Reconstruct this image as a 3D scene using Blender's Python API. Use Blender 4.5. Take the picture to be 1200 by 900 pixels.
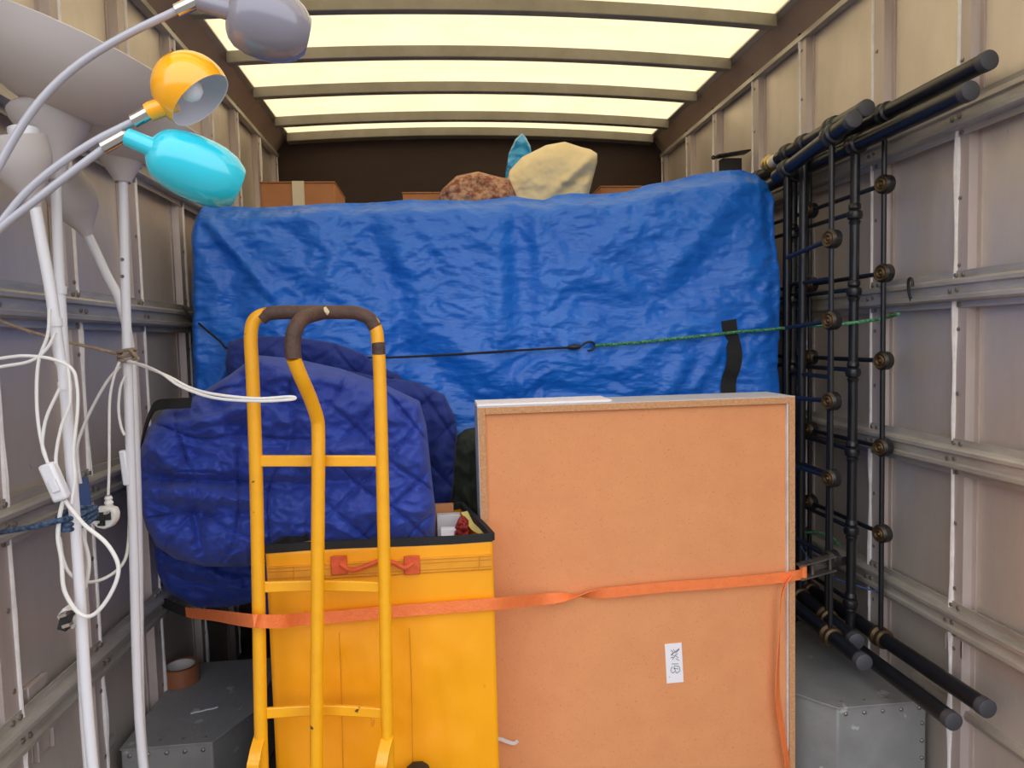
import bpy, bmesh, math, random
import numpy as np
from mathutils import Vector, Matrix, noise
random.seed(7)
for o in list(bpy.data.objects): bpy.data.objects.remove(o)
SC = bpy.context.scene
COL = SC.collection
# ---------------------------------------------------------------- camera
CH = 1.14                       # eye above the load floor
F = 820.0                       # focal length in pixels of a 1200x900 frame
YAW, PITCH, ROLL = math.radians(5.76), math.radians(3.64), math.radians(1.5)
fwd = Vector((math.sin(YAW)*math.cos(PITCH), math.cos(YAW)*math.cos(PITCH), -math.sin(PITCH)))
rt0 = Vector((math.cos(YAW), -math.sin(YAW), 0))
up0 = rt0.cross(fwd)
rt = rt0*math.cos(ROLL) - up0*math.sin(ROLL)
up = up0*math.cos(ROLL) + rt0*math.sin(ROLL)
CAM = Vector((0, 0, CH))
cd = bpy.data.cameras.new('camera'); cam = bpy.data.objects.new('camera', cd); COL.objects.link(cam)
cd.sensor_width = 36; cd.lens = 36*F/1200; cd.clip_start = .02
cam.matrix_world = Matrix(((rt.x, up.x, -fwd.x, 0), (rt.y, up.y, -fwd.y, 0), (rt.z, up.z, -fwd.z, CH), (0, 0, 0, 1)))
SC.camera = cam
# ---------------------------------------------------------------- light
w = bpy.data.worlds.new('world'); SC.world = w; w.use_nodes = True
nt = w.node_tree; nt.nodes.clear()
wo = nt.nodes.new('ShaderNodeOutputWorld'); bg = nt.nodes.new('ShaderNodeBackground')
tc = nt.nodes.new('ShaderNodeTexCoord'); sx = nt.nodes.new('ShaderNodeSeparateXYZ'); cr = nt.nodes.new('ShaderNodeValToRGB')
nt.links.new(tc.outputs['Generated'], sx.inputs[0]); mr = nt.nodes.new('ShaderNodeMapRange')
mr.inputs[1].default_value = -1; mr.inputs[2].default_value = 1
nt.links.new(sx.outputs[2], mr.inputs[0]); nt.links.new(mr.outputs[0], cr.inputs[0])
e = cr.color_ramp.elements
e[0].position = .47; e[0].color = (.17, .16, .15, 1)          # street and yard below the horizon
e[1].position = .56; e[1].color = (.88, .92, 1.0, 1)
x = e.new(.50); x.color = (.32, .33, .33, 1)
x = e.new(1.0); x.color = (.92, .95, 1.0, 1)
nt.links.new(cr.outputs[0], bg.inputs[0]); bg.inputs[1].default_value = 1.85
nt.links.new(bg.outputs[0], wo.inputs[0])
sl = bpy.data.lights.new('sun', 'SUN'); sl.energy = 3.6; sl.angle = math.radians(4); sl.color = (1, .93, .80)
so = bpy.data.objects.new('sun', sl); COL.objects.link(so)
so.rotation_euler = Vector((.25, .55, 1.0)).to_track_quat('Z', 'Y').to_euler()   # high, ahead of the van: falls on the roof
SC.view_settings.view_transform = 'Standard'; SC.view_settings.look = 'None'
SC.view_settings.exposure = 0.52; SC.view_settings.gamma = 1; SC.view_settings.use_curve_mapping = False

# ---------------------------------------------------------------- unprojection
def ray(px, py): return (rt*((px-600)/F) + up*((450-py)/F) + fwd)
def at(px, py, Y): d = ray(px, py); return CAM + d*(Y/d.y)
def onx(px, py, X): d = ray(px, py); return CAM + d*(X/d.x)
def onz(px, py, Z): d = ray(px, py); return CAM + d*((Z-CH)/d.z)
# ---------------------------------------------------------------- materials
def srgb(c): return tuple(((v/255)/12.92 if v/255 <= .04045 else ((v/255+.055)/1.055)**2.4) for v in c) + (1,)
def mat(name, c, rough=.6, metal=0, c2=None, ns=20, nd=6, amt=.5, bump=0, bs=60, stretch=(1,1,1), spec=.5, coat=0,
        sheen=0, specks=None, spt=.62, sps=120, trans=0, subs=0, bstretch=None, r2=None):
    m = bpy.data.materials.new(name); m.use_nodes = True; n = m.node_tree; N = n.nodes; L = n.links
    b = N['Principled BSDF']; b.inputs['Roughness'].default_value = rough; b.inputs['Metallic'].default_value = metal
    b.inputs['Specular IOR Level'].default_value = spec; b.inputs['Coat Weight'].default_value = coat
    b.inputs['Sheen Weight'].default_value = sheen
    t = N.new('ShaderNodeTexCoord'); mp = N.new('ShaderNodeMapping'); mp.inputs['Scale'].default_value = stretch
    L.new(t.outputs['Object'], mp.inputs[0])
    col = None
    b.inputs['Base Color'].default_value = srgb(c)
    if c2:
        a = N.new('ShaderNodeTexNoise'); a.inputs['Scale'].default_value = ns; a.inputs['Detail'].default_value = nd
        a.inputs['Roughness'].default_value = .65
        L.new(mp.outputs[0], a.inputs['Vector'])
        r = N.new('ShaderNodeValToRGB'); r.color_ramp.elements[0].position = .5-amt*.4; r.color_ramp.elements[1].position = .5+amt*.4
        r.color_ramp.elements[0].color = srgb(c); r.color_ramp.elements[1].color = srgb(c2)
        L.new(a.outputs['Fac'], r.inputs[0]); col = r.outputs[0]
        if r2 is not None:
            q = N.new('ShaderNodeMapRange'); q.inputs[3].default_value = rough; q.inputs[4].default_value = r2
            q.inputs[1].default_value = .35; q.inputs[2].default_value = .65
            L.new(a.outputs['Fac'], q.inputs[0]); L.new(q.outputs[0], b.inputs['Roughness'])
    if specks:
        a = N.new('ShaderNodeTexNoise'); a.inputs['Scale'].default_value = sps; a.inputs['Detail'].default_value = 3
        L.new(mp.outputs[0], a.inputs['Vector'])
        r = N.new('ShaderNodeValToRGB'); r.color_ramp.elements[0].position = spt; r.color_ramp.elements[1].position = spt+.03
        L.new(a.outputs['Fac'], r.inputs[0])
        x = N.new('ShaderNodeMix'); x.data_type = 'RGBA'; L.new(r.outputs[0], x.inputs[0])
        if col: L.new(col, x.inputs[6])
        else: x.inputs[6].default_value = srgb(c)
        x.inputs[7].default_value = srgb(specks); col = x.outputs[2]
    if col: L.new(col, b.inputs['Base Color'])
    if bump:
        a = N.new('ShaderNodeTexNoise'); a.inputs['Scale'].default_value = bs; a.inputs['Detail'].default_value = 5
        if bstretch:
            m2 = N.new('ShaderNodeMapping'); m2.inputs['Scale'].default_value = bstretch; L.new(t.outputs['Object'], m2.inputs[0]); L.new(m2.outputs[0], a.inputs['Vector'])
        else: L.new(mp.outputs[0], a.inputs['Vector'])
        bp = N.new('ShaderNodeBump'); bp.inputs['Strength'].default_value = bump; bp.inputs['Distance'].default_value = .01
        L.new(a.outputs['Fac'], bp.inputs['Height']); L.new(bp.outputs[0], b.inputs['Normal'])
    if trans:
        tr = N.new('ShaderNodeBsdfTranslucent'); ms = N.new('ShaderNodeMixShader'); ms.inputs[0].default_value = trans
        tr.inputs[0].default_value = srgb(c)
        if col: L.new(col, tr.inputs[0])
        out = N['Material Output']; L.new(b.outputs[0], ms.inputs[1]); L.new(tr.outputs[0], ms.inputs[2]); L.new(ms.outputs[0], out.inputs[0])
    return m
M = dict(
 sheet=mat('aluminium sheet', (226,214,202), .34, .55, c2=(196,185,175), ns=3, amt=.7, bump=.12, bs=30, stretch=(1,1,.45), r2=.50, specks=(188,184,180), spt=.74, sps=50),
 stud=mat('stud aluminium', (200,186,180), .45, .35, c2=(172,158,152), ns=6, bump=.1, bs=60, stretch=(1,1,.3)),
 rail=mat('rail aluminium', (206,200,190), .38, .45, c2=(150,142,132), ns=14, amt=.6, bump=.15, bs=90, stretch=(1,.25,1)),
 seal=mat('white sealant', (236,232,230), .5, c2=(206,200,198), ns=20),
 rivet=mat('rivet', (140,132,126), .4, .7),
 cant=mat('brown grey painted cant rail', (158,136,122), .6, c2=(142,120,106), ns=5, bump=.05),
 bow=mat('roof bow grey', (150,144,132), .5, .2, c2=(130,124,112), ns=8),
 roof=mat('translucent roof', (240,224,186), .6, c2=(222,202,158), ns=5, amt=.9, stretch=(1,1.6,1), specks=(214,200,160), spt=.70, sps=14, trans=.42),
 bulk=mat('dark brown plywood', (58,38,28), .7, c2=(46,30,22), ns=4, stretch=(.6,1,2)),
 floor=mat('worn ply floor', (84,76,68), .8, c2=(60,54,50), ns=8),
 arch=mat('grey paint', (152,151,149), .5, .1, c2=(126,125,124), ns=10, amt=.8, bump=.15, bs=40, specks=(176,178,176), spt=.66, sps=18),
 tarp=mat('blue tarpaulin', (30,116,218), .36, c2=(16,96,200), ns=9, amt=.8, bump=.55, bs=34, bstretch=(.7,1,1.7), spec=.5),
 black=mat('black webbing', (28,27,28), .8, bump=.2, bs=200),
 blanket=mat('navy quilt', (46,72,168), .62, c2=(36,58,148), ns=16, bump=.25, bs=90, sheen=.08, spec=.4),
 blanket2=mat('navy quilt dark', (44,62,138), .8, c2=(36,50,122), ns=16, bump=.25, bs=90, sheen=.08, spec=.3),
 green=mat('dark green cloth', (46,52,44), .85, bump=.3, bs=60),
 bag=mat('yellow coated fabric', (250,172,6), .45, c2=(240,154,2), ns=7, amt=.8, bump=.12, bs=25, specks=(226,146,14), spt=.72, sps=40, stretch=(1,1,.4)),
 bagpatch=mat('orange patch', (226,98,48), .7, c2=(190,76,40), ns=60, bump=.2),
 bagband=mat('dirty yellow band', (236,158,22), .6, c2=(206,136,30), ns=30, amt=.7),
 stitch=mat('stitch', (196,130,20), .8),
 truck=mat('chipped yellow paint', (246,176,20), .38, c2=(238,164,16), ns=20, specks=(96,60,30), spt=.715, sps=42, coat=.2),
 tape=mat('brown cloth tape', (92,66,56), .65, c2=(70,50,44), ns=30, bump=.3, bs=120, specks=(150,120,100), spt=.72, sps=60),
 tyre=mat('tyre', (38,36,36), .8, bump=.4, bs=120),
 hard=mat('hardboard', (226,154,100), .72, c2=(214,140,90), ns=14, amt=.9, bump=.05, bs=180, specks=(200,124,78), spt=.66, sps=260),
 chip=mat('chipboard edge', (214,164,118), .8, c2=(180,124,82), ns=160, amt=.6, bump=.3, bs=260),
 lam=mat('grey laminate', (196,194,196), .5),
 paper=mat('white paper', (236,232,236), .7),
 ink=mat('ink', (46,44,52), .7),
 strap=mat('orange webbing', (244,132,70), .65, c2=(236,118,58), ns=60, bump=.25, bs=260),
 iron=mat('dark ratchet steel', (128,120,114), .4, .7, c2=(80,74,72), ns=30),
 bed=mat('black tube', (30,30,34), .38, .2, coat=.15, c2=(24,24,28), ns=30),
 cap=mat('rubber cap', (66,66,72), .6),
 brass=mat('aged brass', (92,74,50), .45, .7, c2=(74,58,40), ns=60),
 brassb=mat('bright brass', (190,160,100), .3, .8),
 white=mat('white lamp enamel', (216,214,218), .35, coat=.2),
 shade=mat('white plastic shade', (212,205,204), .45, trans=.25, c2=(206,198,196), ns=4),
 cord=mat('white cord', (220,216,212), .5),
 chrome=mat('chrome', (200,198,194), .15, 1),
 armg=mat('grey arm', (176,174,182), .35, .1),
 yel=mat('yellow enamel', (252,172,8), .18, coat=.6), turq=mat('turquoise enamel', (40,196,216), .15, coat=.6),
 gre=mat('grey enamel', (134,130,142), .2, coat=.5), inner=mat('shade inside', (222,220,230), .5),
 bulb=mat('bulb glass', (240,240,245), .15, coat=.4),
 card=mat('cardboard', (196,130,80), .8, c2=(184,120,72), ns=10, bump=.05), btape=mat('cream tape', (226,208,170), .4),
 ptape=mat('brown parcel tape', (148,92,62), .3, coat=.3),
 rug=mat('patterned cloth', (128,74,60), .9, c2=(190,150,120), ns=42, amt=.3, nd=2, bump=.4, bs=60),
 cream=mat('cream bag', (232,214,172), .5, c2=(222,202,158), ns=6, bump=.2, bs=18),
 blueb=mat('blue plastic bag', (50,176,240), .25, c2=(26,140,214), ns=20, bump=.3, bs=30),
 rope=mat('beige rope', (158,138,116), .9, c2=(120,100,82), ns=120, bump=.5, bs=200),
 grope=mat('green rope', (16,104,66), .7, c2=(96,160,112), ns=170, amt=.2, nd=1, bump=.4, bs=200),
 brope=mat('blue rope', (70,96,130), .8, c2=(36,50,74), ns=110, amt=.3, nd=1, bump=.4, bs=200),
 bcord=mat('blue cord', (40,70,130), .7),
 filler=mat('gap black', (22,20,22), .9),  # near-black base paints the shade of the void below the load
 dark=mat('black plastic', (30,30,32), .5), red=mat('red stuff', (160,52,44), .7), yel2=mat('pale yellow', (224,206,120), .7),
 white2=mat('book white', (206,200,196), .7),
)
# ---------------------------------------------------------------- mesh builder
class MB:
    def __init__(s): s.v = []; s.f = []
    def add(s, vs, fs):
        b = len(s.v); s.v += [tuple(p) for p in vs]; s.f += [tuple(i+b for i in f) for f in fs]; return s
    def box(s, a, b):
        (x0,y0,z0),(x1,y1,z1) = a, b
        x0,x1 = sorted((x0,x1)); y0,y1 = sorted((y0,y1)); z0,z1 = sorted((z0,z1))
        return s.add([(x0,y0,z0),(x1,y0,z0),(x1,y1,z0),(x0,y1,z0),(x0,y0,z1),(x1,y0,z1),(x1,y1,z1),(x0,y1,z1)],
                     [(0,3,2,1),(4,5,6,7),(0,1,5,4),(1,2,6,5),(2,3,7,6),(3,0,4,7)])
    def obox(s, c, u, v, w):            # centre and three half-axis vectors
        c = Vector(c); P = [c + u*i + v*j + w*k for k in (-1,1) for (i,j) in ((-1,-1),(1,-1),(1,1),(-1,1))]
        return s.add(P, [(0,3,2,1),(4,5,6,7),(0,1,5,4),(1,2,6,5),(2,3,7,6),(3,0,4,7)])
    def prism(s, poly, a, b, axis='y'):  # poly in the other two axes, from a to b
        def mk(p, t): return {'y': (p[0], t, p[1]), 'x': (t, p[0], p[1]), 'z': (p[0], p[1], t)}[axis]
        n = len(poly); vs = [mk(p, a) for p in poly] + [mk(p, b) for p in poly]
        return s.add(vs, [tuple(range(n))[::-1], tuple(range(n, 2*n))] + [(i, (i+1) % n, n+(i+1) % n, n+i) for i in range(n)])
    def tube(s, pts, r, n=12, cap=True, flat=None):
        pts = [Vector(p) for p in pts]; m = len(pts)
        R = r if isinstance(r, (list, tuple)) else [r]*m
        T = [(pts[min(i+1, m-1)] - pts[max(i-1, 0)]).normalized() for i in range(m)]
        N = T[0].orthogonal().normalized(); vs = []
        for i in range(m):
            N = (N - T[i]*N.dot(T[i])).normalized(); B = T[i].cross(N)
            for k in range(n):
                a = 2*math.pi*k/n; vs.append(pts[i] + (N*math.cos(a) + B*math.sin(a))*R[i])
        fs = [(i*n+k, i*n+(k+1) % n, (i+1)*n+(k+1) % n, (i+1)*n+k) for i in range(m-1) for k in range(n)]
        if cap: fs += [tuple(range(n))[::-1], tuple(range((m-1)*n, m*n))]
        return s.add(vs, fs)
    def lathe(s, c, ax, prof, n=32, cap=False, sx=1.0):   # prof: (distance along axis, radius)
        c = Vector(c); ax = Vector(ax).normalized(); N = ax.orthogonal().normalized(); B = ax.cross(N); vs = []
        for (d, r) in prof:
            for k in range(n):
                a = 2*math.pi*k/n; vs.append(c + ax*d + (N*math.cos(a) + B*math.sin(a))*max(r, 1e-4))
        m = len(prof); fs = [(i*n+k, i*n+(k+1) % n, (i+1)*n+(k+1) % n, (i+1)*n+k) for i in range(m-1) for k in range(n)]
        if cap: fs += [tuple(range(n))[::-1], tuple(range((m-1)*n, m*n))]
        return s.add(vs, fs)
    def ribbon(s, pts, wd, hw, th):     # pts, width directions, half width, thickness
        m = len(pts); vs = []
        for i in range(m):
            p = Vector(pts[i]); t = (Vector(pts[min(i+1, m-1)]) - Vector(pts[max(i-1, 0)])).normalized()
            W = Vector(wd[i] if isinstance(wd, list) else wd); W = (W - t*W.dot(t)).normalized(); nn = t.cross(W)
            for (a, b) in ((-1,-1),(1,-1),(1,1),(-1,1)): vs.append(p + W*a*hw + nn*b*th/2)
        fs = [(i*4+k, i*4+(k+1) % 4, (i+1)*4+(k+1) % 4, (i+1)*4+k) for i in range(m-1) for k in range(4)] + [(3,2,1,0), tuple(range((m-1)*4, m*4))]
        return s.add(vs, fs)
    def build(s, name, m, parent=None, smooth=35, bevel=0, **kw):
        me = bpy.data.meshes.new(name); me.from_pydata(s.v, [], s.f); me.update()
        bm = bmesh.new(); bm.from_mesh(me); bmesh.ops.recalc_face_normals(bm, faces=bm.faces); bm.to_mesh(me); bm.free()
        if isinstance(m, (list,)):
            for q in m: me.materials.append(M[q])
        else: me.materials.append(M[m])
        if smooth:
            me.polygons.foreach_set('use_smooth', [True]*len(me.polygons)); me.set_sharp_from_angle(angle=math.radians(smooth))
        o = bpy.data.objects.new(name, me); COL.objects.link(o)
        if parent:
            o.parent = parent; o.matrix_parent_inverse = Matrix.Translation(-PW(parent))
        if bevel:
            b = o.modifiers.new('bevel', 'BEVEL'); b.width = bevel; b.segments = 2; b.limit_method = 'ANGLE'; b.angle_limit = math.radians(40)
        for k, v in kw.items(): o[k] = v
        return o
def PW(o):
    p = Vector(o.location)
    return p + (PW(o.parent) if o.parent and o.type == 'EMPTY' else Vector())  if o.type == 'EMPTY' else Vector()
def thing(name, label, cat, loc=(0,0,0), group=None):
    o = bpy.data.objects.new(name, None); COL.objects.link(o); o.location = loc; o.empty_display_size = .05
    o['label'] = label; o['category'] = cat
    if group: o['group'] = group
    return o
def tag(o, label, cat, group=None):
    o['label'] = label; o['category'] = cat
    if group: o['group'] = group
    return o
def crom(pts, k=8):
    pts = [Vector(p) for p in pts]
    if len(pts) < 3: return pts
    P = [pts[0]*2 - pts[1]] + pts + [pts[-1]*2 - pts[-2]]; out = []
    for i in range(1, len(P)-2):
        for j in range(k):
            t = j/k; a, b, c, d = P[i-1:i+3]
            out.append(.5*((2*b) + (c-a)*t + (2*a-5*b+4*c-d)*t*t + (3*b-a-3*c+d)*t**3))
    return out + [P[-2]]
def pxpath(L, Y=None, k=8):
    return crom([at(p[0], p[1], p[2] if len(p) > 2 else Y) for p in L], k)
def sm(a, b, t): t = max(0, min(1, (t-a)/(b-a))); return t*t*(3-2*t)
def interp(L, s):                         # L: polyline, uniform in arc length
    P = np.array(L, float); d = np.r_[0, np.cumsum(np.hypot(*np.diff(P, axis=0).T))]; d /= d[-1]
    return np.array([np.interp(s, d, P[:, 0]), np.interp(s, d, P[:, 1])])
def fbm(p, o=4): return noise.fractal(p, 1.0, 2.0, o)
def crease(px, py, a, b, w, h):           # a soft ridge (h>0 towards the camera) along a segment in pixels
    ax, ay = a; bx, by = b; L2 = (bx-ax)**2 + (by-ay)**2
    t = max(0, min(1, ((px-ax)*(bx-ax) + (py-ay)*(by-ay))/L2)); dx, dy = px-ax-t*(bx-ax), py-ay-t*(by-ay)
    return h*math.exp(-(dx*dx+dy*dy)/(w*w))*math.sin(math.pi*min(1, max(0, t*.9+.05)))**.5
def lump(name, top, bot, Yc, th, m, disp=None, nu=90, nv=60, n=4, parent=None, back=1.0, **kw):
    """closed soft body: outline between two curves, bulging towards and away from the viewer"""
    mb = MB(); S = [i/nu for i in range(nu+1)]; Tt = [j/nv for j in range(nv+1)]
    tp = [interp(top, s) for s in S]; bt = [interp(bot, s) for s in S]
    vs = []; idx = {}
    for side in (0, 1):
        for j, t in enumerate(Tt):
            for i, s in enumerate(S):
                edge = i in (0, nu) or j in (0, nv)
                if side and edge: idx[(1, i, j)] = idx[(0, i, j)]; continue
                # ease the parameters so that rows crowd at the rim
                q = tp[i]*(1-t) + bt[i]*t
                pr = max(0, (1-abs(2*s-1)**n))**(1/n) * max(0, (1-abs(2*t-1)**n))**(1/n)
                dd = disp(q[0], q[1], s, t) if (disp and not side) else 0
                Y = Yc - th*pr - dd*min(1, pr*1.5) if not side else Yc + th*pr*back
                idx[(side, i, j)] = len(vs); vs.append(at(q[0], q[1], Y))
    fs = []
    for side in (0, 1):
        for j in range(nv):
            for i in range(nu):
                f = (idx[(side,i,j)], idx[(side,i+1,j)], idx[(side,i+1,j+1)], idx[(side,i,j+1)])
                fs.append(f if not side else f[::-1])
    mb.add(vs, fs); return mb.build(name, m, parent, smooth=80, **kw)

# ================================================================ SETTING
XL, XR = -.795, 1.205; Y0, Y1 = .55, 3.63; ZT = CH+.942; ZR = CH+1.032; INS = .082
MB().box((XL-.1, Y0, -.06), (XR+.1, Y1+.04, 0)).build('floor', 'floor', kind='structure')
b = MB(); wb = MB().box((XL, Y1, 0), (XR, Y1+.04, ZR+.06)).build('wall_back', 'bulk', kind='structure')
def mkwall(side):
    X = XL if side == 'left' else XR; sg = 1 if side == 'left' else -1      # sg: inward direction
    ys = [.94, 1.285, 1.585, 1.91, 2.25, 2.59, 2.92, 3.26, Y1] if side == 'left' else [.80, 1.14, 1.49, 1.80, 2.19, 2.53, 2.91, 3.23, Y1]
    W = MB().box((X-sg*.05, Y0, 0), (X-sg*.004, Y1+.04, ZR+.06)).build('wall_'+side, 'stud', kind='structure')
    yy = [Y0] + ys
    for i in range(len(yy)-1):
        a, c = yy[i]+.001, yy[i+1]-.001
        nx, nz = 6, 26; mb = MB(); vs = []; fs = []
        for k in range(nz+1):
            for j in range(nx+1):
                y = a+(c-a)*j/nx; z = .004+(ZT-.004)*k/nz
                r = .0035*math.sin(math.pi*j/nx)*fbm(Vector((i*3.1+X, y*1.2, z*1.3)), 2)
                vs.append((X+sg*(r if 0 < j < nx else 0), y, z))
        fs = [(k*(nx+1)+j, k*(nx+1)+j+1, (k+1)*(nx+1)+j+1, (k+1)*(nx+1)+j) for k in range(nz) for j in range(nx)]
        mb.add(vs, fs).build('panel', 'sheet', W, smooth=60)
    for i, y in enumerate(ys):
        if y == Y1: y = Y1-.03
        wd = .028 if i % 2 else .022
        # hat-section stud
        p = [(X, y-wd-.012), (X+sg*.003, y-wd-.012), (X+sg*.003, y-wd), (X+sg*.022, y-wd+.004), (X+sg*.022, y+wd-.004), (X+sg*.003, y+wd), (X+sg*.003, y+wd+.012), (X, y+wd+.012)]
        MB().prism(p, 0.004, ZT, 'z').build('stud', 'stud', W, smooth=30)
        # irregular sealant bead down the near edge of the stud
        mb = MB(); pts = []; rr = []
        for k in range(60):
            z = .01+(ZT-.02)*k/59; pts.append((X+sg*.022, y+wd-.005+.002*noise.noise(Vector((i, z*4, X))), z)); rr.append(.0045+.0035*max(0, noise.noise(Vector((z*7, i*2.2, X)))*2))
        mb.tube(pts, rr, 8).build('sealant_bead', 'seal', W)
        rv = MB()
        for k in range(14):
            z = .08+k*.15+.01*random.random(); rv.lathe((X+sg*.0215, y+.006, z), (sg,0,0), [(0,.005),(.002,.005),(.0035,.002),(.0035,0)], 8)
        rv.build('rivet_row', 'rivet', W, kind='stuff')
    for h in (.470, .086, -.300, -.685):
        z = CH+h
        pr = [(X+sg*.022, z-.040), (X+sg*.025, z-.040), (X+sg*.025, z-.026), (X+sg*.042, z-.024), (X+sg*.046, z-.020), (X+sg*.046, z-.012), (X+sg*.038, z-.009),
              (X+sg*.038, z+.010), (X+sg*.046, z+.013), (X+sg*.046, z+.021), (X+sg*.042, z+.025), (X+sg*.025, z+.028), (X+sg*.025, z+.044), (X+sg*.022, z+.044)]
        R = MB().prism(pr, Y0+.02, Y1-.002, 'y').build('load_rail', 'rail', W, smooth=30)
        bb = MB()
        for y in ys:
            for dy, dz in ((-.010,.034), (.012,.034), (-.008,0), (.014,-.002), (0,-.033)):
                x0 = X+sg*(.038 if abs(dz) < .01 else .025)
                bb.lathe((x0-sg*.001, y+dy, z+dz), (sg,0,0), [(0,.0055),(.004,.0055),(.005,.004),(.005,0)], 8)
        bb.build('bolt', 'rivet', R, kind='stuff')
    z = CH-.905
    MB().prism([(X, z-.012), (X+sg*.012, z-.012), (X+sg*.016, z), (X+sg*.012, z+.012), (X, z+.012)], Y0+.01, 1.66, 'y').build('kick_strip', 'rail', W)
    # plate brackets behind the lowest rail
    yb = 1.50 if side == 'right' else 1.38
    mb = MB(); z = CH-.685
    mb.box((X+sg*.001, yb-.03, z-.085), (X+sg*.012, yb+.035, z+.062)); mb.box((X+sg*.012, yb-.03, z-.085), (X+sg*.022, yb-.022, z-.02)); mb.box((X+sg*.012, yb+.025, z-.085), (X+sg*.02, yb+.032, z-.02))
    mb.build('bracket_plate', 'stud', W, bevel=.002)
    # cant rail above the wall
    nm = 'trim_1' if side == 'left' else 'trim_2'
    T = MB().prism([(X, ZT), (X+sg*.010, ZT), (X+sg*.014, ZT+.006), (X+sg*.060, ZT+.072), (X+sg*INS, ZR-.004), (X+sg*INS, ZR+.02), (X, ZR+.02)], Y0, Y1, 'y').build(nm, 'cant', kind='structure', smooth=30)
    MB().prism([(X+sg*.003, ZT-.012), (X+sg*.030, ZT-.012), (X+sg*.030, ZT+.004), (X+sg*.022, ZT+.010), (X+sg*.003, ZT+.010)], Y0, Y1-.001, 'y').build('lower_lip', 'rail', T)
    MB().prism([(X+sg*(INS-.012), ZR-.012), (X+sg*(INS+.008), ZR-.004), (X+sg*(INS+.008), ZR+.002), (X+sg*(INS-.012), ZR-.004)], Y0, Y1-.001, 'y').build('upper_lip', 'rail', T)
    for k, y in enumerate(ys[:-1]):
        MB().lathe((X+sg*.020, y+.02, ZT+.012), (sg*.8,0,-.6), [(0,.006),(.004,.006),(.006,.003),(.006,0)], 8).build('screw', 'dark', T)
mkwall('left'); mkwall('right')
# ceiling: arched bows and translucent skins between them
xc = (XL+XR)/2; hw = 1.0-INS
def arch(x): return ZR + .032*(1-((x-xc)/hw)**2)
C = thing('ceiling', 'cream translucent arched van roof on grey bows', 'ceiling'); del C['label']; del C['category']; C['kind'] = 'structure'
bows = [.78, 1.15, 1.52, 1.89, 2.254, 2.613, 2.965, 3.337, 3.595]
nx = 40; xs = [xc-hw+.001 + (2*hw-.002)*i/nx for i in range(nx+1)]
for bi, y in enumerate(bows):
    mb = MB(); vs = []
    hgt = .042
    d = .017 if bi < 8 else .03
    for x in xs:
        a = arch(max(xc-hw, min(xc+hw, x)))
        vs += [(x, y-d, a-hgt), (x, y-d, a), (x, y+d, a), (x, y+d, a-hgt)]
        # slightly waisted underside
    fs = [(i*4+k, i*4+(k+1) % 4, (i+1)*4+(k+1) % 4, (i+1)*4+k) for i in range(nx) for k in range(4)] + [(3,2,1,0), tuple(range(nx*4, nx*4+4))]
    vs = [(p[0], p[1], p[2]) for p in vs]; mb.add(vs, fs).build('roof_bow', 'bow', C, smooth=30, bevel=.003)
yy = [Y0]+bows
for i in range(len(yy)-1):
    mb = MB(); vs = []; ny = 4
    for top in (0, 1):
        for j in range(ny+1):
            for x in xs:
                y = yy[i]+(yy[i+1]-yy[i])*j/ny
                vs.append((x, y, arch(max(xc-hw, min(xc+hw, x)))+.0015+top*.002+.002*math.sin(math.pi*j/ny)))
    n1 = (nx+1)*(ny+1)
    fs = [(j*(nx+1)+k, j*(nx+1)+k+1, (j+1)*(nx+1)+k+1, (j+1)*(nx+1)+k) for j in range(ny) for k in range(nx)]
    mb.add(vs[:n1], fs)
    mb.build('roof_panel', 'roof', C, smooth=60)
# black hook and scrap of tape on the walls
p = onx(1065, 340, XR-.05)
h = MB().tube(crom([p+Vector((.008,0,-.03)), p+Vector((0,0,-.005)), p+Vector((-.004,-.004,.022)), p+Vector((-.006,-.014,.028)), p+Vector((-.008,-.024,.02)), p+Vector((-.008,-.026,.008))]), .0035, 8).build('rail_hook', 'dark')
tag(h, 'small black wire hook on the second rail of the right wall', 'hook')
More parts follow.
